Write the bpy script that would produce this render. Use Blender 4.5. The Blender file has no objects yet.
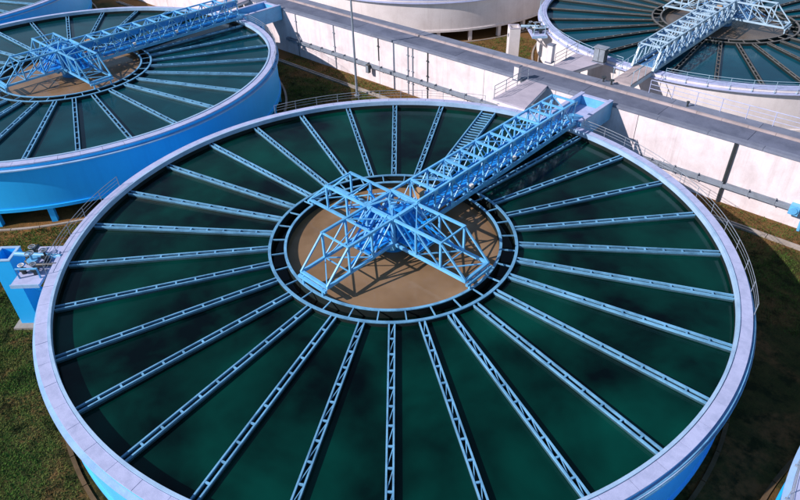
import bpy, math, random
from math import sin, cos, pi, radians as R
from mathutils import Vector, Matrix
random.seed(7)
S = bpy.context.scene
COL = S.collection
# frame: X runs along the service road, Y runs across it, ground at z = 0, tank rims at z = H
H = 4.0
# ---------------------------------------------------------------- camera
PITCH, YAW, ROLL, FPX = 0.6484, 0.0056, -0.0271, 632.71
A0 = math.atan2(.689, .725)
cam = bpy.data.cameras.new('camera'); cam.sensor_width = 36; cam.lens = FPX / 800 * 36
cam.clip_start = .1; cam.clip_end = 2000
co = bpy.data.objects.new('camera', cam); COL.objects.link(co); S.camera = co
def fit(x, y):                       # survey frame -> road frame
    return (x * cos(A0) - y * sin(A0), x * sin(A0) + y * cos(A0))
cx, cy = fit(.177, -23.571)
fw = Vector((sin(YAW) * cos(PITCH), cos(YAW) * cos(PITCH), -sin(PITCH)))
rt = Vector((cos(YAW), -sin(YAW), 0)); up = rt.cross(fw)
rt, up = cos(ROLL) * rt + sin(ROLL) * up, -sin(ROLL) * rt + cos(ROLL) * up
M = Matrix((rt, up, -fw)).transposed().to_4x4()
co.matrix_world = Matrix.Translation((cx, cy, H + 16.898)) @ Matrix.Rotation(A0, 4, 'Z') @ M
# ---------------------------------------------------------------- light
SUN_AZ, SUN_EL = 63.0, 35.0          # direction the shadows fall (from +X), height
w = bpy.data.worlds.new('World'); S.world = w; w.use_nodes = True
nt = w.node_tree; bg = nt.nodes['Background']
sky = nt.nodes.new('ShaderNodeTexSky'); sky.sky_type = 'NISHITA'; sky.sun_disc = False
sky.sun_elevation = R(SUN_EL); sky.sun_rotation = R(90 - (SUN_AZ + 180)) % (2 * pi)
sky.ozone_density = 1.0; sky.air_density = 1.0; sky.dust_density = .3
nt.links.new(sky.outputs[0], bg.inputs[0]); bg.inputs[1].default_value = .115
sl = bpy.data.lights.new('sun', 'SUN'); sl.energy = 5.0; sl.angle = R(.5); sl.color = (1, .89, .87)
so = bpy.data.objects.new('sun', sl); COL.objects.link(so)
sd = Vector((cos(R(SUN_AZ)) * cos(R(SUN_EL)), sin(R(SUN_AZ)) * cos(R(SUN_EL)), -sin(R(SUN_EL))))
so.rotation_euler = sd.to_track_quat('-Z', 'Y').to_euler()
S.view_settings.view_transform = 'Standard'; S.view_settings.look = 'None'
S.view_settings.exposure = 0.15; S.view_settings.gamma = 1
S.render.engine = 'CYCLES'

# ---------------------------------------------------------------- materials
def ramp(nt, src, stops):
    r = nt.nodes.new('ShaderNodeValToRGB'); cr = r.color_ramp
    while len(cr.elements) < len(stops): cr.elements.new(.5)
    for e, (p_, c) in zip(cr.elements, stops): e.position = p_; e.color = (*c, 1)
    nt.links.new(src, r.inputs[0]); return r.outputs[0]
def noise(nt, vec, scale, detail=5, rough=.6, dist=0):
    n = nt.nodes.new('ShaderNodeTexNoise'); n.inputs['Scale'].default_value = scale
    n.inputs['Detail'].default_value = detail; n.inputs['Roughness'].default_value = rough
    n.inputs['Distortion'].default_value = dist
    nt.links.new(vec, n.inputs['Vector']); return n.outputs[0]
def mapping(nt, vec, s):
    m = nt.nodes.new('ShaderNodeMapping'); m.inputs['Scale'].default_value = s
    nt.links.new(vec, m.inputs[0]); return m.outputs[0]
def mix(nt, fac, a, b, mode='MIX'):
    m = nt.nodes.new('ShaderNodeMix'); m.data_type = 'RGBA'; m.blend_type = mode
    for s, v in ((m.inputs[0], fac), (m.inputs[6], a), (m.inputs[7], b)):
        if hasattr(v, 'is_linked'): nt.links.new(v, s)
        elif isinstance(v, (int, float)): s.default_value = v
        else: s.default_value = (*v, 1)
    return m.outputs[2]
def base(name, rough, spec=.5, metal=0):
    m = bpy.data.materials.new(name); m.use_nodes = True; nt = m.node_tree
    b = nt.nodes['Principled BSDF']; b.inputs['Roughness'].default_value = rough
    b.inputs['Specular IOR Level'].default_value = spec; b.inputs['Metallic'].default_value = metal
    g = nt.nodes.new('ShaderNodeNewGeometry')
    return m, nt, b, g.outputs['Position']
def bump(nt, b, h, strength, dist):
    n = nt.nodes.new('ShaderNodeBump'); n.inputs['Strength'].default_value = strength
    n.inputs['Distance'].default_value = dist
    nt.links.new(h, n.inputs['Height']); nt.links.new(n.outputs[0], b.inputs['Normal'])
def worn(name, col, dirt, rough=.5, amount=.5, scale=1.2, streak=0, spec=.5, jitter=0, rust=None):
    """paint or concrete: base colour, dirt patches, optional run-down streaks and per-piece variation"""
    m, nt, b, pos = base(name, rough, spec)
    n1 = noise(nt, pos, scale, 8, .65, .3)
    f = ramp(nt, n1, [(.42, (0, 0, 0)), (.75, (amount,) * 3)])
    c = mix(nt, f, col, dirt)
    n2 = noise(nt, pos, scale * 14, 4, .6)
    c = mix(nt, ramp(nt, n2, [(.35, (0, 0, 0)), (.9, (.35 * amount + .05,) * 3)]), c, dirt)
    if streak:
        n3 = noise(nt, mapping(nt, pos, (1.6, 1.6, .10)), 1.5, 7, .7, .1)
        c = mix(nt, ramp(nt, n3, [(.5, (0, 0, 0)), (.78, (streak,) * 3)]), c, dirt)
    if rust:
        n4 = noise(nt, mapping(nt, pos, (1, 1, .35)), 1.1, 9, .75, .5)
        c = mix(nt, ramp(nt, n4, [(.63, (0, 0, 0)), (.74, (rust,) * 3)]), c, (.30, .13, .05))
    if jitter:
        oi = nt.nodes.new('ShaderNodeObjectInfo')
        c = mix(nt, 1.0, c, ramp(nt, oi.outputs['Random'], [(0, (1 - jitter,) * 3), (1, (1, 1, 1))]), 'MULTIPLY')
    nt.links.new(c, b.inputs['Base Color'])
    bump(nt, b, n2, .25, .01)
    return m
BLUE = worn('blue_wall_paint', (.022, .50, 1.0), (.015, .36, .84), .45, .4, .5, .45)
BLUE2 = worn('sunlit_blue_wall_paint', (.10, .54, 1.0), (.05, .40, .85), .5, .45, .6, .5)  # paler copy of the blue, whitening by the sun put into its colour
BLUES = (BLUE, BLUE2)
STEEL = worn('blue_steel_paint', (.16, .53, .88), (.03, .20, .46), .4, .5, 1.6, 0, .5, .22, .25)
DEEP = worn('deep_blue_paint', (.012, .32, .86), (.01, .12, .36), .4, .5, 1.4, 0, .5, .1)
PALE = worn('pale_blue_steel_paint', (.42, .60, .74), (.12, .2, .28), .45, .5, 1.6, 0, .5, .1)
PDEEP = worn('pale_deep_blue_paint', (.10, .28, .55), (.03, .1, .2), .45, .5, 1.6)
LAUND = worn('launder_paint', (.18, .46, .71), (.04, .13, .25), .5, .75, 1.7, 0, .4, .22, .3)
LAUND2 = worn('launder_concrete', (.17, .17, .165), (.06, .06, .055), .6, .7, 1.2, 0, .3, .2)
WALK = worn('walkway_concrete', (.46, .51, .74), (.20, .25, .40), .75, .5, 2.6, 0, .3, .06)
LIP = worn('rim_lip_paint', (.36, .54, .74), (.14, .26, .42), .6, .55, 1.4, 0, .3)
WHITE = worn('white_wall_paint', (.80, .755, .745), (.50, .44, .42), .7, .45, .6, .4, .3)
PANEL = worn('white_panel_paint', (.84, .775, .785), (.50, .42, .42), .7, .6, .8, .65, .3, .07, .35)
COPING = worn('grey_coping_concrete', (.22, .25, .33), (.09, .105, .15), .8, .6, 1.0, 0, .3, .15)
PAVE = worn('pale_paving_concrete', (.50, .46, .53), (.26, .24, .30), .8, .6, .8, 0, .3, .1)
ROADM = worn('road_asphalt', (.165, .19, .265), (.07, .085, .13), .85, .8, .7, 0, .3, .14)
KERBM = worn('kerb_concrete', (.50, .42, .42), (.22, .20, .20), .8, .7, 1.2, 0, .3, .2)
DARKW = worn('dark_wall_coat', (.012, .022, .022), (.006, .010, .010), .6, .6, 1.5, .5, .3)  # near-black tone for well walls, inner tank wall and concrete launder sides
DARKL = worn('dark_launder_paint', (.045, .11, .15), (.012, .03, .03), .5, .8, 1.5, 0, .4)  # darker blue for the lower launder sides
EARTH = worn('earthy_concrete', (.15, .10, .055), (.05, .04, .02), .9, .8, 1.1, 0, .2, .2)
GREYST = worn('galvanised_steel', (.27, .32, .38), (.12, .13, .15), .45, .6, 2, 0, .5, .1, .3)
DARK = worn('dark_steel', (.035, .045, .05), (.015, .015, .015), .5, .5, 2)
TAN = worn('tan_paint', (.50, .30, .13), (.25, .13, .06), .5, .4, 2)
LIGHTW = worn('white_enamel', (.75, .74, .70), (.4, .38, .35), .4, .3, 3)
SOILC = worn('stained_concrete', (.42, .38, .34), (.16, .13, .09), .85, .8, .9, 0, .2, .15)
def water_mat(name, deep, light, scale, rough, bstr):
    m, nt, b, pos = base(name, rough, .33)
    b.inputs['IOR'].default_value = 1.33
    n1 = noise(nt, mapping(nt, pos, (1, 1, .01)), scale, 4, .5, .3)
    n2 = noise(nt, mapping(nt, pos, (1, 1, .01)), scale * 3.1, 4, .5, .2)
    c = ramp(nt, n1, [(.38, deep), (.68, light)])
    c = mix(nt, ramp(nt, n2, [(.45, (0, 0, 0)), (.8, (.45, .45, .45))]), c, light)
    n3 = noise(nt, mapping(nt, pos, (1, 1, .01)), scale * 1.5, 4, .5, .3)
    c = mix(nt, ramp(nt, n3, [(.42, (0, 0, 0)), (.8, (.5, .5, .5))]), c, deep)
    nt.links.new(c, b.inputs['Base Color'])
    bump(nt, b, noise(nt, pos, 4.5, 4, .6), bstr, .02)
    return m
WATER = water_mat('green_settling_water', (.0003, .0030, .0035), (.0006, .046, .034), .21, .12, .10)
WATER2 = water_mat('blue_settling_water', (.0012, .026, .034), (.002, .056, .070), .25, .12, .08)
WATER3 = water_mat('sky_tinted_settling_water', (.0012, .040, .066), (.002, .075, .112), .25, .12, .08)  # blue of the reflected sky mixed into the base colour
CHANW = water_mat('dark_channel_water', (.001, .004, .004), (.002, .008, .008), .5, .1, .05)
MUD2 = water_mat('grey_muddy_water', (.085, .062, .045), (.16, .125, .095), .22, .25, .06)
MUD = water_mat('muddy_water', (.175, .108, .056), (.285, .19, .11), .3, .14, .16)
def grass_mat():
    m, nt, b, pos = base('grass_ground', .95, .1)
    a = noise(nt, pos, .33, 6, .65, .6); d = noise(nt, pos, 2.6, 7, .7); e = noise(nt, pos, 17, 4, .7)
    c = ramp(nt, a, [(.40, (.028, .048, .011)), (.5, (.065, .064, .018)), (.60, (.17, .090, .034))])
    c = mix(nt, ramp(nt, d, [(.42, (0, 0, 0)), (.62, (.75, .75, .75))]), c, (.018, .030, .008))
    c = mix(nt, ramp(nt, e, [(.4, (0, 0, 0)), (.75, (.6, .6, .6))]), c, (.105, .072, .032))
    c = mix(nt, ramp(nt, noise(nt, pos, 1.1, 6, .7, .15), [(.5, (0, 0, 0)), (.62, (.85, .85, .85))]), c, (.010, .018, .006))
    sx = nt.nodes.new('ShaderNodeSeparateXYZ'); nt.links.new(pos, sx.inputs[0])      # bare soil strip at the foot of the wall
    mr = nt.nodes.new('ShaderNodeMapRange'); mr.inputs[1].default_value = 15.2; mr.inputs[2].default_value = 17.4; nt.links.new(sx.outputs[1], mr.inputs[0])
    ms = nt.nodes.new('ShaderNodeMath'); ms.operation = 'MULTIPLY'; nt.links.new(mr.outputs[0], ms.inputs[0]); nt.links.new(d, ms.inputs[1])
    c = mix(nt, ramp(nt, ms.outputs[0], [(.15, (0, 0, 0)), (.5, (.85, .85, .85))]), c, (.20, .105, .042))
    vd = nt.nodes.new('ShaderNodeVectorMath'); vd.operation = 'DISTANCE'; nt.links.new(pos, vd.inputs[0]); vd.inputs[1].default_value = (-17.8, -9.3, 0)
    m2 = nt.nodes.new('ShaderNodeMapRange'); m2.inputs[1].default_value = 6.0; m2.inputs[2].default_value = 2.5; nt.links.new(vd.outputs['Value'], m2.inputs[0])
    m3 = nt.nodes.new('ShaderNodeMath'); m3.operation = 'MULTIPLY'; nt.links.new(m2.outputs[0], m3.inputs[0]); nt.links.new(d, m3.inputs[1])
    c = mix(nt, ramp(nt, m3.outputs[0], [(.2, (0, 0, 0)), (.5, (.9, .9, .9))]), c, (.26, .13, .045))
    nt.links.new(c, b.inputs['Base Color']); bump(nt, b, e, .9, .06); return m
GRASS = grass_mat()
def blade_mat():
    m, nt, b, pos = base('grass_blades', .9, .15)
    a = noise(nt, pos, .33, 6, .65, .6); d = noise(nt, pos, 9, 3, .7)
    c = ramp(nt, a, [(.44, (.060, .135, .020)), (.54, (.12, .14, .034)), (.62, (.24, .13, .05))])
    c = mix(nt, ramp(nt, d, [(.4, (0, 0, 0)), (.7, (.7, .7, .7))]), c, (.055, .062, .02))
    c = mix(nt, ramp(nt, noise(nt, pos, 1.1, 6, .7, .15), [(.5, (0, 0, 0)), (.62, (.85, .85, .85))]), c, (.012, .022, .006))
    nt.links.new(c, b.inputs['Base Color']); return m
BLADE = blade_mat()

# ---------------------------------------------------------------- mesh helpers
class MB:
    def __init__(s): s.v = []; s.f = []
    def add(s, vs, fs):
        o = len(s.v); s.v += [tuple(v) for v in vs]; s.f += [tuple(i + o for i in f) for f in fs]; return s
    def box(s, x0, x1, y0, y1, z0, z1):
        vs = [(x, y, z) for z in (z0, z1) for y in (y0, y1) for x in (x0, x1)]
        return s.add(vs, [(0, 2, 3, 1), (4, 5, 7, 6), (0, 1, 5, 4), (2, 6, 7, 3), (0, 4, 6, 2), (1, 3, 7, 5)])
    def bar(s, a, b, w, h=None, upv=(0, 0, 1)):
        h = h or w; a = Vector(a); b = Vector(b); d = (b - a).normalized(); u = Vector(upv)
        if abs(d.dot(u)) > .98: u = Vector((0, 1, 0))
        sx = d.cross(u).normalized() * (w / 2); sy = sx.cross(d).normalized() * (h / 2)
        vs = [p + i * sx + j * sy for p in (a, b) for i, j in ((-1, -1), (1, -1), (1, 1), (-1, 1))]
        return s.add(vs, [(3, 2, 1, 0), (4, 5, 6, 7), (0, 1, 5, 4), (1, 2, 6, 5), (2, 3, 7, 6), (3, 0, 4, 7)])
    def tube(s, pts, r, n=6, closed=False):
        pts = [Vector(p) for p in pts]; m = len(pts); vs = []; fs = []
        for i, p in enumerate(pts):
            a = pts[i - 1] if (i or closed) else p; b = pts[(i + 1) % m] if (i < m - 1 or closed) else p
            d = (b - a).normalized(); u = Vector((0, 0, 1)) if abs(d.z) < .95 else Vector((0, 1, 0))
            x = d.cross(u).normalized(); y = x.cross(d)
            vs += [p + r * (cos(2 * pi * k / n) * x + sin(2 * pi * k / n) * y) for k in range(n)]
        for i in range(m if closed else m - 1):
            j = (i + 1) % m
            fs += [(i * n + k, i * n + (k + 1) % n, j * n + (k + 1) % n, j * n + k) for k in range(n)]
        if not closed: fs += [tuple(range(n))[::-1], tuple(range((m - 1) * n, m * n))]
        return s.add(vs, fs)
    def cyl(s, c, r, z0, z1, n=20, r2=None):
        r2 = r if r2 is None else r2
        vs = [(c[0] + q * cos(2 * pi * k / n), c[1] + q * sin(2 * pi * k / n), z) for q, z in ((r, z0), (r2, z1)) for k in range(n)]
        fs = [(k, (k + 1) % n, n + (k + 1) % n, n + k) for k in range(n)] + [tuple(range(n))[::-1], tuple(range(n, 2 * n))]
        return s.add(vs, fs)
    def lathe(s, prof, n=180, a0=0, a1=2 * pi):
        """closed (r, z) profile swept round z"""
        full = abs(a1 - a0 - 2 * pi) < 1e-6; m = len(prof); k_ = n if full else n + 1
        vs = [(r * cos(a0 + (a1 - a0) * i / n), r * sin(a0 + (a1 - a0) * i / n), z) for i in range(k_) for r, z in prof]
        fs = []
        for i in range(n):
            j = (i + 1) % k_
            fs += [(i * m + q, j * m + q, j * m + (q + 1) % m, i * m + (q + 1) % m) for q in range(m)]
        if not full: fs += [tuple(range(m)), tuple(range((k_ - 1) * m, k_ * m))[::-1]]
        return s.add(vs, fs)
    def ring(s, r0, r1, z0, z1, n=180, a0=0, a1=2 * pi):
        return s.lathe([(r0, z0), (r1, z0), (r1, z1), (r0, z1)], n, a0, a1)
    def mesh(s, name, mat, smooth=False):
        me = bpy.data.meshes.new(name); me.from_pydata(s.v, [], s.f); me.materials.append(mat)
        if smooth:
            me.polygons.foreach_set('use_smooth', [True] * len(me.polygons))
            try: me.set_sharp_from_angle(angle=R(30))
            except Exception: pass
        me.update(); return me
def link(name, data, parent=None, loc=(0, 0, 0), rz=0):
    o = bpy.data.objects.new(name, data); COL.objects.link(o); o.parent = parent
    o.location = loc; o.rotation_euler = (0, 0, rz); return o
def obj(name, mb, mat, parent=None, smooth=False, loc=(0, 0, 0), rz=0):
    return link(name, mb.mesh(name, mat, smooth), parent, loc, rz)
def tag(o, label, cat, group=None):
    o['label'] = label; o['category'] = cat
    if group: o['group'] = group
    return o
def thing(name, label, cat, loc=(0, 0, 0), rz=0, group=None):
    return tag(link(name, None, None, loc, rz), label, cat, group)
def struct(o, label=None):
    o['kind'] = 'structure'
    if label: o['label'] = label
    return o
def stuff(o): o['kind'] = 'stuff'; return o
def copy_tree(o, parent=None, swap=None):
    c = o.copy(); COL.objects.link(c); c.parent = parent
    if swap and c.data is not None: c.data = swap(c.data)
    for ch in list(o.children): copy_tree(ch, c, swap)
    return c
_sw = {}
def swapper(table):
    def f(me):
        k = (me.name, id(table))
        if k not in _sw:
            m2 = me.copy()
            for i, m in enumerate(m2.materials):
                if m and m.name in table: m2.materials[i] = table[m.name]
            _sw[k] = m2
        return _sw[k]
    return f

# ---------------------------------------------------------------- ground
g = MB(); G = 40
for i in range(G + 1):
    for j in range(G + 1):
        x = (i / G - .5) * 2; y = (j / G - .5) * 2
        g.v.append((x * abs(x) * 600, y * abs(y) * 600, 0))
g.f = [(i * (G + 1) + j, (i + 1) * (G + 1) + j, (i + 1) * (G + 1) + j + 1, i * (G + 1) + j + 1) for i in range(G) for j in range(G)]
struct(obj('ground', g, GRASS), 'rough grass and bare brown earth between the tanks')

# ---------------------------------------------------------------- tanks
RO, RI, ROUT, RIN = 15.0, 14.46, 5.67, 4.96
LA0 = -47.66                                           # bearing of the launder that runs straight towards the camera
NSLAB, NCOL = 78, 30
def m_launder(mat):
    b = MB(); x0, x1 = ROUT + .02, RI - .01; wd = .11
    for s in (-1, 1):
        b.box(x0, x1, s * wd - .015, s * wd + .015, H - .78, H - .34)     # side plate, lower part darker than the strip above
        b.box(x0, x1, s * wd - .016, s * wd + .016, H - .339, H - .271)
        b.box(x0, x1, s * wd - .03, s * wd + .03, H - .27, H - .235)    # top flange
    b.box(x0, x1, -wd, wd, H - .78, H - .74)
    me = b.mesh('launder', mat)
    me.materials.append(DARKW if mat is LAUND2 else DARKL)
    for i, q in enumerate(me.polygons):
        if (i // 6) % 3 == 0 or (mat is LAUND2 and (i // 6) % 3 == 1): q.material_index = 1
    return me
BAY = (RI - ROUT) / 11
_l = MB()
for k in range(11):
    xa = ROUT + .05 + k * BAY
    _l.bar((xa, .09, H - .285), (xa + BAY - .09, -.09, H - .285), .028, .025)
LACE = _l.mesh('lacing', LAUND)
def m_tie(mat):
    return MB().box(-.035, .035, -.09, .09, H - .30, H - .245).mesh('cross_tie', mat)
def m_lattice(mat, ties=False):
    b = MB()
    for k in range(1, 11):
        xa = ROUT + k * BAY
        b.box(xa - .035, xa + .035, -.09, .09, H - .30, H - .245)
    return b.mesh('cross_ties', mat)
def m_lattice2(mat): return m_lattice(mat, True)
sec = 2 * pi / NSLAB
SLAB = MB().lathe([(14.57, H - .07), (RO, H - .07), (RO, H), (14.57, H)], 4, .0005, sec - .0005).mesh('walkway_slab', WALK)
POSTM = MB().tube([(15.05, 0, H - .25), (15.05, 0, H + .52)], .015, 6).add(*(lambda b: (b.v, b.f))(MB().box(14.98, 15.09, -.03, .03, H - .24, H - .18))).mesh('post', GREYST)
POSTP = POSTM.copy(); POSTP.materials[0] = PALE
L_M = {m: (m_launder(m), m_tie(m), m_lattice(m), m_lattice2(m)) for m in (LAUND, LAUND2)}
def arc(r, a, b, z, step=2.0):
    n = max(2, int(abs(b - a) / step) + 1)
    return [(r * cos(R(a + (b - a) * i / (n - 1))), r * sin(R(a + (b - a) * i / (n - 1))), z) for i in range(n)]
def tank(cx, cy, label, wallm, laundm, waterm, rails, detail, bridge_deg=90, wlab=''):
    t = thing('settling_tank', label, 'tank', (cx, cy, 0), 0, 'round settling tanks')
    # shell: wall on a ring beam, overhanging rim, inner lip
    obj('wall', MB().lathe([(14.70, 1.1), (14.92, 1.1), (14.94, H - .25), (RO - .02, H - .22), (RO - .02, H - .075), (14.56, H - .075), (14.54, H - .10), (RI + .06, H - .10), (RI + .05, 1.3), (14.3, 1.02)], 240), wallm, t, True)
    obj('ring_beam', MB().ring(14.45, 15.0, .98, 1.18, 240), wallm, t, True)
    obj('tank_floor', MB().lathe([(0.2, .3), (14.4, .95), (14.4, 1.1), (.2, .5)], 60), SOILC, t)
    obj('rim_lip', MB().ring(RI - .02, 14.555, H - .21, H + .04, 240), LIP if wallm in BLUES else WALK, t, True)
    obj('inner_wall_band', MB().ring(RI - .005, RI + .045, 1.3, H - .212, 240), DARKW, t, True)
    obj('ledge', MB().ring(14.9, 15.17, H - .33, H - .27, 240), LIP if wallm in BLUES else WALK, t, True)
    cm = bpy.data.meshes.get('column_' + wallm.name) or MB().box(14.55, 14.88, -.16, .16, -.05, 1.0).mesh('column_' + wallm.name, wallm)
    for k in range(NCOL): link('column', cm, t, rz=2 * pi * k / NCOL + .05)
    for k in range(NSLAB):
        link('walkway_slab', SLAB, t, loc=(0, 0, random.uniform(-.004, .006)), rz=k * sec)
    # centre well: two ring walls with ties
    wr = obj('well_wall', MB().ring(ROUT - .08, ROUT, 1.2, H - .25, 160), DARKW, t, True)
    obj('cap', MB().ring(ROUT - .11, ROUT + .02, H - .248, H - .2, 160), laundm, wr, True)
    wi = obj('well_wall', MB().ring(RIN - .08, RIN, 1.2, H - .25, 160), DARKW, t, True)
    obj('cap', MB().ring(RIN - .10, RIN + .02, H - .248, H - .2, 160), laundm, wi, True)
    tm = bpy.data.meshes.get('well_tie_' + laundm.name) or MB().box(RIN + .025, ROUT - .115, -.025, .025, H - .27, H - .215).mesh('well_tie_' + laundm.name, laundm)
    for k in range(30): link('well_tie', tm, t, rz=R(LA0 + 6 - 12 * k))
    ml, mt, mla, mla2 = L_M[laundm]
    for k in range(30):
        a = LA0 - 12 * (k - 12)
        if k == 29 and detail:                      # a ladder-like gangway takes one launder's place
            gw = MB()
            for s in (-1, 1): gw.box(ROUT, RI, s * .42 - .035, s * .42 + .035, H - .42, H - .23)
            o = obj('gangway', gw, laundm, t, rz=R(a))
            rm = MB().box(-.04, .04, -.39, .39, H - .34, H - .29).mesh('rung', laundm)
            for q in range(26): link('rung', rm, o, loc=(ROUT + .2 + q * .335, 0, 0))
            continue
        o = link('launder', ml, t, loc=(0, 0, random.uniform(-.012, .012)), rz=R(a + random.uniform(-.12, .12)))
        if detail:
            if k in (10, 11, 12, 13, 23, 24, 25, 26, 27, 28): stuff(link('lacing', LACE, o))
            for q in range(1, 11): link('cross_tie', mt, o, loc=(ROUT + q * BAY, 0, 0))
        else:
            stuff(link('cross_ties', mla2, o))
    # railing
    rm_, pm_ = (GREYST, POSTM) if wallm in BLUES else (PALE, POSTP)
    for (a, b) in rails:
        rl = obj('railing', MB().tube(arc(15.05, a, b, H + .52), .014), rm_, t)
        for z in (.18, .35): obj('rail', MB().tube(arc(15.05, a, b, H + z), .009), rm_, rl)
        n = max(1, round((b - a) / 5.2))
        for k in range(n + 1): link('post', pm_, rl, rz=R(a + (b - a) * k / n))
    if detail:
        for r_, z in ((15.10, .0), (15.16, -.12)): obj('conduit', MB().tube(arc(r_, -70, 22, H + z - .12), .025), LAUND, t)
    # water
    o = obj('water', MB().lathe([(ROUT + .006, H - .43), (RI - .008, H - .43), (RI - .008, H - .9), (ROUT + .006, H - .9)], 120), waterm, None, loc=(cx, cy, 0)); struct(o, 'still water in ' + wlab)
    o = obj('channel_water', MB().ring(RIN + .004, ROUT - .084, H - 1.0, H - .62, 120), CHANW, None, loc=(cx, cy, 0)); struct(o, 'dark water between the ring walls of ' + wlab)
    o = obj('muddy_water', MB().cyl((0, 0), RIN - .086, H - .9, H - .55, 120), MUD2 if wallm is WHITE else MUD, None, loc=(cx, cy, 0)); struct(o, 'muddy brown water in the centre of ' + wlab)
    # concrete apron kerb on the ground
    kb = MB(); k = 0
    while k < 360:
        kb.ring(15.2, 15.36, -.02, .07, 3, R(k), R(k + 5.85)); k += 6
    struct(obj('kerb', kb, SOILC if wallm is WHITE or cx < -1 else EARTH, None, loc=(cx, cy, 0)), 'low concrete kerb round ' + wlab)
    return t
SP, RY = 32.4, 40.5
FULL = [(20, 85), (95.2, 98.5), (110, 162), (204, 232)]
T0 = tank(0, 0, 'large round blue-walled tank of green water filling the foreground', BLUE2, LAUND, WATER, FULL, True, 90, 'the foreground tank')
T1 = tank(-SP, 0, 'blue-walled round tank on short columns at the left edge', BLUE, LAUND, WATER2, [(40, 84)], False, 90, 'the left blue tank')
T2 = tank(0, RY, 'white-walled round tank across the road at the upper right', WHITE, LAUND2, WATER3, [(180, 264), (276, 400)], False, 270, 'the white tank at the upper right')
T3 = tank(-SP, RY, 'white-walled round tank behind the road at the top centre', WHITE, LAUND2, WATER2, [], False, 270, 'the white tank at the top centre')
T4 = tank(-2 * SP, 0, 'blue wall of the farthest tank in the upper left corner', BLUE, LAUND, WATER2, [], False, 90, 'the far blue tank')
T5 = tank(SP, 0, 'blue tank rim with railing cutting into the lower right corner', BLUE, LAUND, WATER, [(110, 250)], False, 90, 'the lower right tank')

# ---------------------------------------------------------------- truss bridge (runs along +Y from the hub)
def member(name, par, a, b, w, h=None, mat=STEEL, upv=(0, 0, 1)):
    return obj(name, MB().bar(a, b, w, h, upv), mat, par)
def bridge(label):
    t = thing('truss_bridge', label, 'bridge', (0, 0, 0), 0, 'truss bridges to the tank centres')
    zb, zt, hw = H + .14, H + 1.62, .75
    y0, nb, bay = .85, 11, 1.25
    y1 = y0 + nb * bay
    for s in (-1, 1):
        member('top_chord', t, (s * hw, y0 - .05, zt), (s * hw, y1 - .1, zt), .10, .10)
        member('bottom_chord', t, (s * hw, y0 - .05, zb), (s * hw, y1 + .45, zb), .12, .2)
        for k in range(nb + 1):
            y = y0 + k * bay
            member('post', t, (s * hw, y, zb + .1), (s * hw, y, zt - .06), .08)
            if k < nb:
                a, b = ((zb + .1, zt - .06) if k % 2 else (zt - .06, zb + .1))
                member('diagonal', t, (s * hw, y + .05, a), (s * hw, y + bay - .05, b), .055)
                member('diagonal', t, (s * (hw - .055), y + .05, b), (s * (hw - .055), y + bay - .05, a), .04)
    gm = MB().box(-.012, .012, -.13, .13, -.11, .11).mesh('gusset', STEEL)
    for s in (-1, 1):
        for k in range(nb + 1):
            for z in (zt - .08, zb + .16): link('gusset', gm, t, loc=(s * (hw + .066), y0 + k * bay, z))
    for k in range(nb):                                   # side fascia plates on the +X side, a slim toe plate on the other
        y = y0 + k * bay
        obj('side_panel', MB().box(hw - .11, hw - .09, y + .03, y + bay - .03, zt - .46, zt - .08), DEEP, t)
        obj('toe_plate', MB().box(-hw + .07, -hw + .09, y + .03, y + bay - .03, zb + .1, zb + .32), DEEP, t)
        d = obj('deck_plate', MB().box(-.42, .42, y + .01, y + bay - .01, zb + .05, zb + .09), DEEP, t)
    for k in range(nb + 1):
        y = y0 + k * bay
        member('top_beam', t, (-hw + .05, y, zt + .003), (hw - .05, y, zt + .003), .10, .10)
        member('floor_beam', t, (-hw + .05, y, zb), (hw - .05, y, zb), .08, .09)
        for s in (-1, 1): member('knee_brace', t, (s * (hw - .03), y, zt - .34), (s * (hw - .34), y, zt - .03), .055)
        if k < nb:
            s = 1 if k % 2 else -1
            member('wind_brace', t, (-s * (hw - .06), y + .06, zt - .01), (s * (hw - .06), y + bay - .06, zt - .01), .045)
    for x, r, z in ((.56, .075, zb + .22), (-.54, .05, zb + .2), (.60, .04, zb + .42)):
        obj('pipe', MB().tube([(x, y0, z), (x, y1, z)], r, 8), STEEL if r < .06 else DEEP, t, True)
    for s in (-1, 1):                                     # bearings on the rim
        obj('bearing', MB().box(s * hw - .14, s * hw + .14, 14.5, 14.95, H + .05, zb - .1), GREYST, t)
        for y in (4.9, 8.6): obj('lamp_head', MB().box(s * hw - .08, s * hw + .08, y - .09, y + .09, zb + .32, zb + .5), LIGHTW, t) if s > 0 else None
    return t

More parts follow.
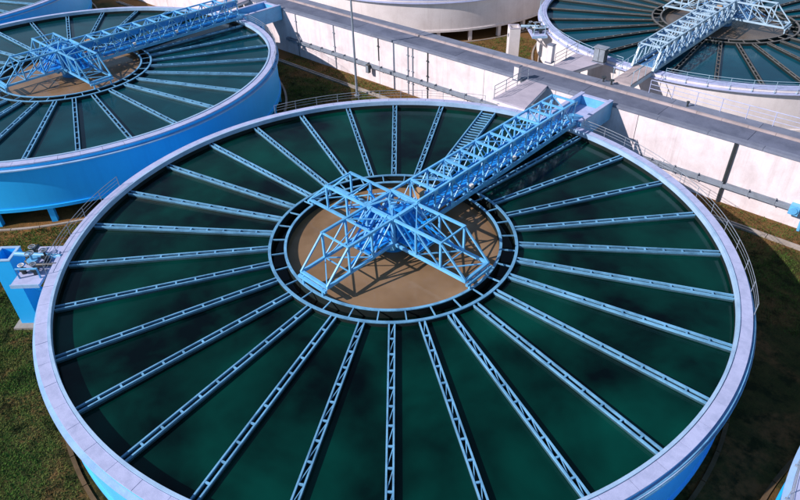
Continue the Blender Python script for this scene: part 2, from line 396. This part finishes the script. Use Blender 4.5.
# ---------------------------------------------------------------- centre hub with three truss arms
def hub(label):
    t = thing('mixer_hub', label, 'mixer', (0, 0, 0), 0, 'mixer hubs at the tank centres')
    zb, zt, hw = H + .25, H + 1.55, .79
    arms = []
    for ang in (180, 0, 270):                             # -X, +X, -Y
        rz = R(ang)
        def P(x, y, z, rz=rz): return (x * cos(rz) - y * sin(rz), x * sin(rz) + y * cos(rz), z)
        arm = obj('truss_arm', MB().bar(P(.8, -hw, zb), P(4.8, -hw, zb), .11, .13).bar(P(.8, hw, zb), P(4.8, hw, zb), .11, .13), STEEL, t)
        X = (.8, 2.1, 3.45)
        for s in (-1, 1):
            member('top_chord', arm, P(.4, s * hw, zt), P(3.5, s * hw, zt), .105)
            member('end_post', arm, P(3.48, s * hw, zt - .04), P(4.76, s * hw, zb + .05), .075)
            for x in X[1:]: member('post', arm, P(x, s * hw, zb + .07), P(x, s * hw, zt - .06), .085)
            for a, b in ((0, 1), (1, 2)):
                member('diagonal', arm, P(X[a] + .05, s * hw, zt - .06), P(X[b] - .05, s * hw, zb + .07), .055)
            member('leg', arm, P(4.86, s * .6, H - .2), P(4.86, s * .6, zb - .05), .08)
        for x in X[1:]:
            member('top_beam', arm, P(x, -hw + .06, zt), P(x, hw - .06, zt), .065)
            member('bottom_beam', arm, P(x, -hw + .07, zb), P(x, hw - .07, zb), .045)
        member('end_beam', arm, P(4.74, -hw + .07, zb), P(4.74, hw - .07, zb), .12)
        member('end_beam', arm, P(4.88, -hw - .05, zb - .13), P(4.88, hw + .05, zb - .13), .12)
        for a, b, s in ((.8, 2.1, 1), (2.1, 3.45, -1), (3.45, 4.75, 1)):
            member('floor_brace', arm, P(a + .05, -s * (hw - .08), zb), P(b - .05, s * (hw - .08), zb), .045)
            if b < 4: member('floor_brace', arm, P(a + .05, s * (hw - .08), zb + .03), P(b - .05, -s * (hw - .08), zb + .03), .045)
        member('top_brace', arm, P(.85, hw - .08, zt), P(2.05, -hw + .08, zt), .045)
        member('stay', arm, P(.8, -hw * .6, zt + .1), P(3.3, -hw + .1, zb + .05), .042)
        member('stay', arm, P(.8, hw * .6, zt + .1), P(3.3, hw - .1, zb + .05), .042)
        for q in range(3):
            x = .86 + q * .42; obj('catwalk_plate', MB().add([P(x, -.6, zb + .06), P(x + .40, -.6, zb + .06), P(x + .40, .6, zb + .06), P(x, .6, zb + .06), P(x, -.6, zb + .09), P(x + .40, -.6, zb + .09), P(x + .40, .6, zb + .09), P(x, .6, zb + .09)],
                [(3, 2, 1, 0), (4, 5, 6, 7), (0, 1, 5, 4), (1, 2, 6, 5), (2, 3, 7, 6), (3, 0, 4, 7)]), DEEP, arm)
        for y in (-.5, -.15, .2, .52):
            member('cross_brace', arm, P(.82, y, zt - .1), P(2.0, y * 1.1, zb + .12), .075, None, DEEP)
            if abs(y) > .3: member('cross_brace', arm, P(.82, y * .9, zb + .2), P(1.9, y * .8, zt - .1), .07, None, DEEP)
        member('conduit', arm, P(.7, .35, zt - .25), P(3.3, .6, zb + .14), .06, None, DEEP)
        arms.append(arm)
    # centre frame
    for sx in (-1, 1):
        for sy in (-1, 1):
            member('frame_post', t, (sx * .8, sy * .8, zb - .3), (sx * .8, sy * .8, zt + .02), .14)
    for s in (-1, 1):
        member('frame_beam', t, (s * .8, -.9, zt + .004), (s * .8, .9, zt + .004), .15)
        member('frame_beam', t, (-.72, s * .8, zt + .002), (.72, s * .8, zt + .002), .15)
        member('frame_brace', t, (s * .8, -.72, zb), (s * .8, .72, zt - .1), .09)
        member('frame_brace', t, (s * .8, .72, zb + .02), (s * .8, -.72, zt - .1), .09)
        member('frame_brace', t, (-.72, s * .8, zb), (.72, s * .8, zt - .1), .09)
    for x in (-.72, -.3, .12, .5):
        member('strut', t, (x, -.86, zb + .02), (x + .12, .78, zt + .02), .06)
    for y in (-.45, .3): member('strut', t, (-.84, y, zb + .02), (.78, y + .1, zt + .02), .06)
    for s in (-1, 1): member('strut', t, (s * .8, .8, zt), (0, -.2, zt + .42), .06); member('strut', t, (s * .8, -.8, zt), (0, -.2, zt + .42), .06)
    obj('side_sheet', MB().box(.82, .84, -.6, .78, zb + .25, zt - .12), DEEP, t)
    obj('side_sheet', MB().box(-.2, .72, -.84, -.82, zb + .1, zb + .62), DEEP, t)
    obj('deck', MB().cyl((0, 0), 1.12, H + .02, H + .2, 12), DEEP, t)
    obj('housing', MB().cyl((0, 0), .70, H + .2, H + .72, 28, .56), DEEP, t, True)
    obj('drum', MB().cyl((0, 0), .72, H - .8, H + .02, 32), DEEP, t, True)
    bk = MB().box(.98, 1.16, -.09, .09, H - .12, H + .28).mesh('bracket', STEEL)
    for k in range(12): link('bracket', bk, t, rz=k * pi / 6 + .2)
    obj('gearbox', MB().box(-.42, .42, -.38, .38, H + .2, H + .78).cyl((0, 0), .5, H + .78, H + 1.12, 20, .36), DEEP, t)
    mo = obj('motor', MB().cyl((0, .1), .2, H + 1.0, H + 1.5, 20).cyl((0, .1), .14, H + 1.5, H + 1.6, 16), STEEL, t, True)
    fn = MB()
    for k in range(14):
        a = k * pi / 7; fn.bar((.2 * cos(a), .1 + .2 * sin(a), H + 1.05), (.2 * cos(a), .1 + .2 * sin(a), H + 1.45), .02, .05)
    stuff(obj('cooling_fins', fn, STEEL, mo))
    obj('shaft', MB().cyl((0, 0), .15, H - 1.0, H - .7, 16), GREYST, t, True)
    for k, (x, y) in enumerate(((-.62, -.5), (.58, -.55), (.6, .5), (-.6, .55))):
        obj('standpipe', MB().tube([(x, y, H + .2), (x, y, H + .95), (x * .55, y * .55, H + 1.2)], .05, 8), STEEL, t, True)
    for s in (-1, 1):
        obj('gusset_plate', MB().add([(s * .74, -.72, zt - .1), (s * .74, .1, zt - .1), (s * .74, -.72, zb + .3), (s * .76, -.72, zt - .1), (s * .76, .1, zt - .1), (s * .76, -.72, zb + .3)],
            [(0, 1, 2), (3, 5, 4), (0, 3, 4, 1), (1, 4, 5, 2), (2, 5, 3, 0)]), DEEP, t)
    obj('cover_plate', MB().box(.05, .70, -.05, .70, zt - .16, zt - .13), DEEP, t)
    obj('cover_plate', MB().box(-.66, -.1, .1, .66, zt - .42, zt - .39), DEEP, t)
    obj('junction_box', MB().box(-.15, .22, 1.62, 1.95, zt - .42, zt - .02), TAN, t)
    for x, y in ((.45, 1.5), (.3, .95)): obj('lamp_head', MB().box(x - .07, x + .07, y - .07, y + .07, zt - .75, zt - .6), LIGHTW, t)
    return t
B0 = bridge('blue truss bridge from the road to the middle of the foreground tank')
HB0 = hub('blue three-armed truss hub over muddy water in the foreground tank')
def at(o, x, y, rz): o.location = (x, y, 0); o.rotation_euler = (0, 0, rz); return o
tabP = {'blue_steel_paint': PALE, 'deep_blue_paint': PDEEP}
b1 = at(copy_tree(B0), -SP, 0, 0); b1['label'] = 'blue truss bridge crossing the tank at the left edge'
h1 = at(copy_tree(HB0), -SP, 0, 0); h1['label'] = 'blue truss hub in the tank at the left edge'
b2 = at(copy_tree(B0, None, swapper(tabP)), 0, RY, pi); b2['label'] = 'pale blue-white truss bridge on the tank across the road'
h2 = at(copy_tree(HB0, None, swapper(tabP)), 0, RY, pi); h2['label'] = 'pale blue-white truss hub on the tank across the road'

# ---------------------------------------------------------------- raised road on white concrete walls
X0, X1 = -95, 70
WN, WF = 19.1, 22.2
rw = thing('retaining_wall', 'white panelled concrete wall along the near side of the raised road', 'wall', (0, WN, 0))
joints = [X0, -84, -73.5, -62, -52, -41.5, -35.5, -29.54, -24.58, -19.3, -14.07, -8.8, -3.0, 2.8, 8.62, 14.6, 20.6, 27, 34, 42, 50, 60, X1]
for a, b in zip(joints, joints[1:]):
    obj('wall_panel', MB().box(a + .02, b - .02, random.uniform(-.006, .006), .22, .0, H - .14), PANEL, rw)
obj('core', MB().box(X0, X1, .05, .3, 0, H - .15), DARK, rw)
x = X0
while x < X1:
    obj('coping_slab', MB().box(x + .008, x + 2.99, -.09, .32, H - .14, H + .02 + random.uniform(-.006, .006)), COPING, rw); x += 3.0
# far-side wall
fwl = thing('retaining_wall', 'white wall under the far edge of the raised road', 'wall', (0, WF, 0))
for a, b in zip(joints, joints[1:]): obj('wall_panel', MB().box(a + .02, b - .02, -.22, .0, 0, H - .03), PANEL, fwl)
# road deck in concrete bays
rd = struct(obj('road', MB().box(X0, X1, WN + .25, WF - .23, H - .3, H - .06), ROADM), 'grey raised service road running between the two rows of tanks')
x = X0
while x < X1:
    obj('road_bay', MB().box(x + .012, x + 5.188, WN + .33, 21.02, H - .058, H - .008 + random.uniform(-.003, .003)), ROADM, rd)
    obj('path_bay', MB().box(x + .012, x + 5.188, 21.19, WF + .03, H - .058, H + .03 + random.uniform(-.003, .004)), COPING, rd)
    x += 5.2
x = X0
kp = struct(obj('road_kerb', MB().box(X0, X1, 21.035, 21.175, H - .2, H - .06), KERBM), 'pale pinkish kerb running along the raised road')
while x < X1:
    obj('kerb_stone', MB().box(x + .006, x + 1.49, 21.03, 21.18, H - .058, H + .12 + random.uniform(-.005, .005)), KERBM, kp); x += 1.5
# railing on the far side of the road
def fence(label, x0, x1, y, z, h=.85, step=1.5, mat=LAUND, group='railings'):
    f = thing('railing', label, 'railing', (x0, y, z), 0, group)
    L = x1 - x0; n = max(1, round(L / step))
    for q in (.35, .68, 1.0): obj('rail', MB().tube([(0, 0, h * q), (L, 0, h * q)], .022 if q == 1 else .016), mat, f)
    pm = MB().tube([(0, 0, 0), (0, 0, h)], .024).mesh('post', mat)
    for k in range(n + 1): link('post', pm, f, loc=(L * k / n, 0, 0))
    return f
fence('thin railing in front of the white tank across the road', 2.0, 26, WF - .1, H + .03, mat=WALK)

# cable tray and pipes on the wall
def tray(label, x0, x1, z):
    c = thing('cable_tray', label, 'cable tray', (0, WN, 0), 0, 'cable trays')
    obj('tray', MB().box(x0, x1, -.26, -.24, z - .12, z + .12).box(x0, x1, -.24, -.04, z - .12, z - .1).box(x0, x1, -.06, -.045, z - .1, z + .16), GREYST, c)
    obj('conduit', MB().tube([(x0, -.15, z + .02), (x1, -.15, z + .02)], .07, 8), COPING, c, True)
    x = x0 + .4; bm = MB().box(-.03, .03, -.28, -.01, -.17, .21).mesh('bracket', GREYST)
    while x < x1: link('bracket', bm, c, loc=(x, 0, z)); x += 1.45
    return c
tray('grey cable tray on the white wall behind the lamp post', -31, -7.5, 1.40)
tray('grey cable tray on the white wall right of the bridge', 2.4, 12.3, 1.18)
vb = thing('valve_box', 'small blue valve box at the end of the wall tray', 'valve', (12.5, WN, 1.2))
obj('body', MB().box(-.2, .3, -.42, -.02, -.28, .28).tube([(.05, -.42, 0), (.05, -.5, 0)], .2, 12), STEEL, vb)
obj('outlet', MB().tube([(.3, -.2, 0), (.55, -.2, 0), (.6, -.2, -1.2)], .09, 8), STEEL, vb)
db = thing('distribution_box', 'small dark cabinet on the cable tray of the white wall', 'cabinet', (-20.2, WN, 1.15))
obj('body', MB().box(-.17, .17, -.55, -.29, -.25, .42), DARK, db); obj('door', MB().box(-.14, .14, -.565, -.552, -.2, .37), GREYST, db)
pl = ['at the far left end', 'second from the left', 'behind the lamp post', 'left of the paired pipes', 'right of the paired pipes', 'nearest the platform', 'right of the bridge']
for lab, x, m, zlo in zip(pl, (-29.54, -24.58, -19.3, -16.09, -15.6, -14.07, 8.62), (GREYST, GREYST, DARK, GREYST, GREYST, DARK, DARK), (0, 0, 2, 0, 0, 0, 0)):
    d = thing('wall_pipe', 'thin vertical pipe on the white wall, ' + lab, 'pipe', (x, WN, 0), 0, 'pipes on the white wall')
    obj('pipe', MB().tube([(0, -.09 if zlo == 0 and x > 0 else -.03, zlo), (0, -.09 if x > 0 else -.03, H - .16)],   .105 if x > 0 else .045, 8), m, d, True)
    for z in (1.0, 2.0, 3.2):
        if z > zlo: obj('clamp', MB().box(-.09, .09, -.11, -.0, z - .03, z + .03), m, d)
# drain channel parallel to the wall
dr = MB(); x = -60
while x < 45:
    dr.box(x, x + 1.96, 16.98, 17.08, -.02, .11).box(x, x + 1.96, 17.24, 17.34, -.02, .11).box(x, x + 1.96, 17.08, 17.24, -.02, .03); x += 2
struct(obj('drain', dr, SOILC), 'concrete drain running along the foot of the white wall')

# ---------------------------------------------------------------- platforms, flumes, decks between road and tanks
def platform(label, x, y0, y1, cy=0, mat=PAVE):
    t = thing('platform', label, 'platform', (x, 0, 0), 0, 'platforms between road and tanks')
    n = 3
    xr = lambda y: -2.75 - .85 * ((y - y0) / (y1 - y0) if cy == 0 else (y1 - y) / (y1 - y0))
    def trap(a, b, e, z0, z1):
        q = [(-5.2 + e, a), (xr(a) - e, a), (xr(b) - e, b), (-5.2 + e, b)]
        return MB().add([(*p_, z) for z in (z0, z1) for p_ in q], [(3, 2, 1, 0), (4, 5, 6, 7), (0, 1, 5, 4), (1, 2, 6, 5), (2, 3, 7, 6), (3, 0, 4, 7)])
    for k in range(n):
        a = y0 + (y1 - y0) * k / n; b = y0 + (y1 - y0) * (k + 1) / n
        obj('paving_slab', trap(a + .008, b - .008, 0, H - .06, H + .035 + random.uniform(-.003, .004)), mat, t)
    obj('beam', trap(y0 + .02, y1 - .02, .05, H - .26, H - .062), WHITE, t)
    obj('pier', MB().box(-4.9, -4.5, y1 - .6, y1 - .2, 0, H - .27), SOILC, t)
    return t
platform('pale paved platform linking the road to the foreground tank', 0, 15.03, 19.0)
platform('pale paved platform linking the road to the left tank', -SP, 15.03, 19.0)
platform('pale paved platform linking the road to the white tank', 0, WF + .05, 25.48, 1)
r1 = fence('thin railing on the edge of the platform by the foreground tank', 0, 3.9, 0, H + .03, mat=GREYST); r1.location = (-5.1, 15.05, H + .035); r1.rotation_euler.z = pi / 2
r2 = fence('thin railing on the edge of the platform by the white tank', 0, 3.1, 0, H + .03, mat=GREYST); r2.location = (-5.1, WF + .1, H + .035); r2.rotation_euler.z = pi / 2
def flume(label, x):
    t = thing('flume', label, 'flume', (x, 0, 0), 0, 'flumes at the bridge ends')
    for s in (-1, 1):
        sw = obj('side_wall', MB().box(s * .98 - .11, s * .98 + .11, 15.06, 18.98, H - .95, H + .27), STEEL, t)
        obj('cap', MB().box(s * .98 - .13, s * .98 + .13, 15.05, 18.96, H + .272, H + .33), WALK, sw)
    ew = obj('end_wall', MB().box(-.86, .86, 18.6, 18.8, H - .95, H + .22), STEEL, t)
    obj('cap', MB().box(-.86, .86, 18.57, 18.83, H + .222, H + .29), WALK, ew)
    obj('floor', MB().box(-.865, .865, 15.06, 18.59, H - .95, H - .35), WALK, t)
    obj('chute', MB().add([(-.5, 15.3, H + .12), (.45, 15.3, H + .12), (.45, 17.0, H - .28), (-.5, 17.0, H - .28), (-.5, 15.3, H + .05), (.45, 15.3, H + .05), (.45, 17.0, H - .34), (-.5, 17.0, H - .34)],
        [(0, 1, 2, 3), (7, 6, 5, 4), (0, 4, 5, 1), (1, 5, 6, 2), (2, 6, 7, 3), (3, 7, 4, 0)]), STEEL, t)
    for s in (-1, 1):
        obj('support', MB().box(s * .9 - .15, s * .9 + .15, 16.6, 16.9, 0, H - .96), BLUE, t)
    return t
flume('blue trough between the foreground bridge and the road', 0)
flume('blue trough between the left tank bridge and the road', -SP)
dk = thing('access_deck', 'sloping pinkish deck from the road onto the pale bridge', 'deck', (0, 0, 0))
for k in range(4):
    a = WF + .04 + k * .92; obj('deck_slab', MB().box(-.66, .66, a + .006, a + .914, H + .04, H + .16), KERBM, dk)
for s in (-1, 1):
    obj('beam', MB().box(s * .58 - .08, s * .58 + .08, WF + .05, 25.7, H - .25, H + .039), PALE, dk)
    obj('handrail', MB().tube([(s * .68, WF + .1, H + .16), (s * .68, WF + .1, H + 1.0), (s * .68, 25.4, H + 1.05)], .026), PALE, dk)
    for y in (23.2, 24.3, 25.35): obj('post', MB().tube([(s * .68, y, H + .1), (s * .68, y, H + 1.02)], .022), PALE, dk)
    pt = obj('portal_leg', MB().bar((s * .76, 25.3, H + .16), (s * .76, 26.1, H + 1.58), .14, .14, (0, 1, 0)), PALE, dk)

# ---------------------------------------------------------------- posts, cabinets, lamp
def gate_post(label, x, y, h, wdt=.36):
    t = thing('gate_post', label, 'post', (x, y, H), 0, 'white posts beside the road')
    obj('shaft', MB().box(-wdt / 2, wdt / 2, -wdt / 2, wdt / 2, 0, h), PANEL, t)
    obj('cap', MB().box(-wdt / 2 - .03, wdt / 2 + .03, -wdt / 2 - .03, wdt / 2 + .03, h, h + .06), COPING, t)
    obj('foot', MB().box(-wdt / 2 - .05, wdt / 2 + .05, -wdt / 2 - .05, wdt / 2 + .05, 0, .08), COPING, t)
gate_post('white square post on the near edge of the road by the platform', -5.75, 18.6, .95)
gate_post('white square post on the far side of the road by the platform', -5.75, 22.75, 1.25, .42)
cb = thing('control_cabinet', 'dark control cabinet on the platform beside the pale bridge', 'cabinet', (-3.0, 24.9, H + .035))
obj('body', MB().box(-.42, .42, -.25, .25, .08, 1.05), DARK, cb); obj('plinth', MB().box(-.46, .46, -.29, .29, 0, .08), COPING, cb)
obj('roof', MB().box(-.48, .48, -.32, .32, 1.05, 1.1), GREYST, cb)
for s in (-1, 1): obj('door', MB().box(min(s * .02, s * .4), max(s * .02, s * .4), -.275, -.252, .14, 1.0), GREYST, cb)
for x, y, lab in ((-1.1, 21.9, 'small dark valve wheel on the road kerb left of the pale bridge'), (-.45, 21.75, 'small dark valve wheel on the road kerb nearest the pale bridge'), (4.7, 21.6, 'small dark bollard on the path right of the pale bridge')):
    v = thing('valve' if 'wheel' in lab else 'bollard', lab, 'valve' if 'wheel' in lab else 'bollard', (x, y, H + .03))
    obj('stem', MB().cyl((0, 0), .06, 0, .3, 10), DARK, v)
    obj('hand_wheel' if 'wheel' in lab else 'cap', MB().cyl((0, 0), .17 if 'wheel' in lab else .1, .28, .33, 14), DARK, v)
lp = thing('lamp_post', 'tall thin grey lamp post standing behind the foreground tank', 'lamp post', (-19.1, 16.2, 0))
obj('pole', MB().cyl((0, 0), .10, 0, 11, 12, .06), GREYST, lp, True)
obj('base_plate', MB().cyl((0, 0), .25, 0, .06, 12), GREYST, lp)
obj('arm', MB().tube([(0, 0, 10.9), (.3, .3, 11.3), (1.0, 1.0, 11.5)], .04, 8), GREYST, lp, True)
obj('lamp_head', MB().box(.8, 1.3, .9, 1.2, 11.44, 11.55), GREYST, lp)

# ---------------------------------------------------------------- valve tower beside each tank
def valve_tower(label, plabel, cx, cy, wallm, steelm, slabm, mlabel):
    rz = pi + A0
    t = thing('valve_tower', label, 'tower', (cx, cy, 0), rz, 'valve towers beside the tanks')
    x0, x1, y0, y1, zt = 17.08, 17.95, .0, 1.05, H - .12
    m = MB().box(x0, x0 + .1, y0, y1, 0, zt).box(x1 - .1, x1, y0, y1, 0, zt).box(x0 + .1, x1 - .1, y0, y0 + .1, 0, zt).box(x0 + .1, x1 - .1, y1 - .1, y1, 0, zt)
    obj('wall', m, wallm, t)
    obj('rim', MB().box(x0 - .02, x0 + .11, y0 - .02, y1 + .02, zt, zt + .05).box(x1 - .11, x1 + .02, y0 - .02, y1 + .02, zt, zt + .05).box(x0 + .11, x1 - .11, y0 - .02, y0 + .11, zt, zt + .05).box(x0 + .11, x1 - .11, y1 - .11, y1 + .02, zt, zt + .05), LIP if wallm in BLUES else PAVE, t)
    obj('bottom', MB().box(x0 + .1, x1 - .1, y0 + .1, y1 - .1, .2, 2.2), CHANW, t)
    obj('footing', MB().box(x0 - .3, x1 + .25, y0 - .2, y1 + .35, -.05, .12), SOILC, t)
    p = thing('valve_platform', plabel, 'platform', (cx, cy, 0), rz, 'valve platforms')
    obj('slab', MB().box(15.18, 16.4, -.2, 2.55, H - .42, H - .28), slabm, p)
    obj('edge_strip', MB().box(15.18, 16.42, 2.552, 2.60, H - .44, H - .26), LIP, p)
    obj('brace', MB().bar((15.0, 2.0, H - 1.4), (16.3, 2.0, H - .43), .12), wallm, p)
    k = thing('valve_gear', mlabel, 'valve', (cx, cy, 0), rz, 'valve gear')
    zz = H - .28
    for i, (x, y, s) in enumerate(((15.5, .9, .8), (15.95, 1.2, .9), (16.2, .5, .7), (15.6, 1.8, .7), (16.15, 1.75, .6))):
        v = obj('valve_body', MB().cyl((x, y), .17 * s, zz, zz + .3 * s, 12).cyl((x, y), .26 * s, zz + .3 * s, zz + .36 * s, 14).cyl((x, y), .05, zz + .36 * s, zz + .75 * s, 8), steelm if i == 1 else DARK, k)
        obj('hand_wheel', MB().tube([(x + .2 * s * cos(q * pi / 8), y + .2 * s * sin(q * pi / 8), zz + .75 * s) for q in range(16)], .025, 6, True).bar((x - .2 * s, y, zz + .75 * s), (x + .2 * s, y, zz + .75 * s), .03), LIGHTW if i == 4 else GREYST, v)
    obj('pipe', MB().tube([(14.8, .9, zz + .22), (17.0, .6, zz + .22)], .11, 10), steelm, k, True)
    obj('pipe', MB().tube([(14.8, 1.45, zz + .2), (15.9, 1.45, zz + .2), (16.25, 1.2, zz + .2), (16.25, .0, zz + .2)], .09, 10), DARK, k, True)
    obj('pipe', MB().tube([(15.3, 2.1, zz), (15.3, 2.1, zz + .5), (16.2, 2.1, zz + .5), (16.2, 2.1, zz)], .05, 8), steelm, k, True)
valve_tower('open-topped blue shaft standing on the grass at the left edge', 'narrow slab platform between the blue shaft and the foreground tank', 0, 0, BLUE, STEEL, WALK, 'cluster of pipes and valves beside the open blue shaft')
valve_tower('white square shaft standing between the two white tanks', 'slab platform beside the white shaft', 0, RY, WHITE, PALE, WALK, 'pale valves and pipes beside the white shaft')

# ---------------------------------------------------------------- rough grass
def tufts(name, label, areas, n):
    b = MB(); c = 0
    while c < n:
        x0, x1, y0, y1 = random.choice(areas); x = random.uniform(x0, x1); y = random.uniform(y0, y1)
        if any(math.hypot(x - q, y - r_) < 15.5 for q, r_ in ((0, 0), (-SP, 0), (SP, 0), (0, RY), (-SP, RY))): continue
        if 16.9 < y < 17.4 or 18.9 < y < 22.4: continue
        c += 1
        for k in range(3):
            a = random.uniform(0, 2 * pi); h = random.uniform(.03, .11); wd = random.uniform(.012, .028); l = random.uniform(.03, .12)
            px, py = x + random.uniform(-.15, .15), y + random.uniform(-.15, .15)
            b.add([(px - wd * sin(a), py + wd * cos(a), 0), (px + wd * sin(a), py - wd * cos(a), 0), (px + l * cos(a), py + l * sin(a), h)], [(0, 1, 2)])
    return tag(stuff(obj(name, b, BLADE)), label, 'grass')
gx, gy = fit(-20, -5)
tufts('grass', 'rough dry grass growing on the ground beside the tanks', [(-24, -6, -24, -6), (-12, 3, -25, -14), (-12, 3, -25, -14), (-22, -4, -20, -4), (-20, -10, -15, -2), (-30, -3, 12, 18.9), (6, 24, 10, 18.9), (-20, -8, 22.5, 36)], 70000)
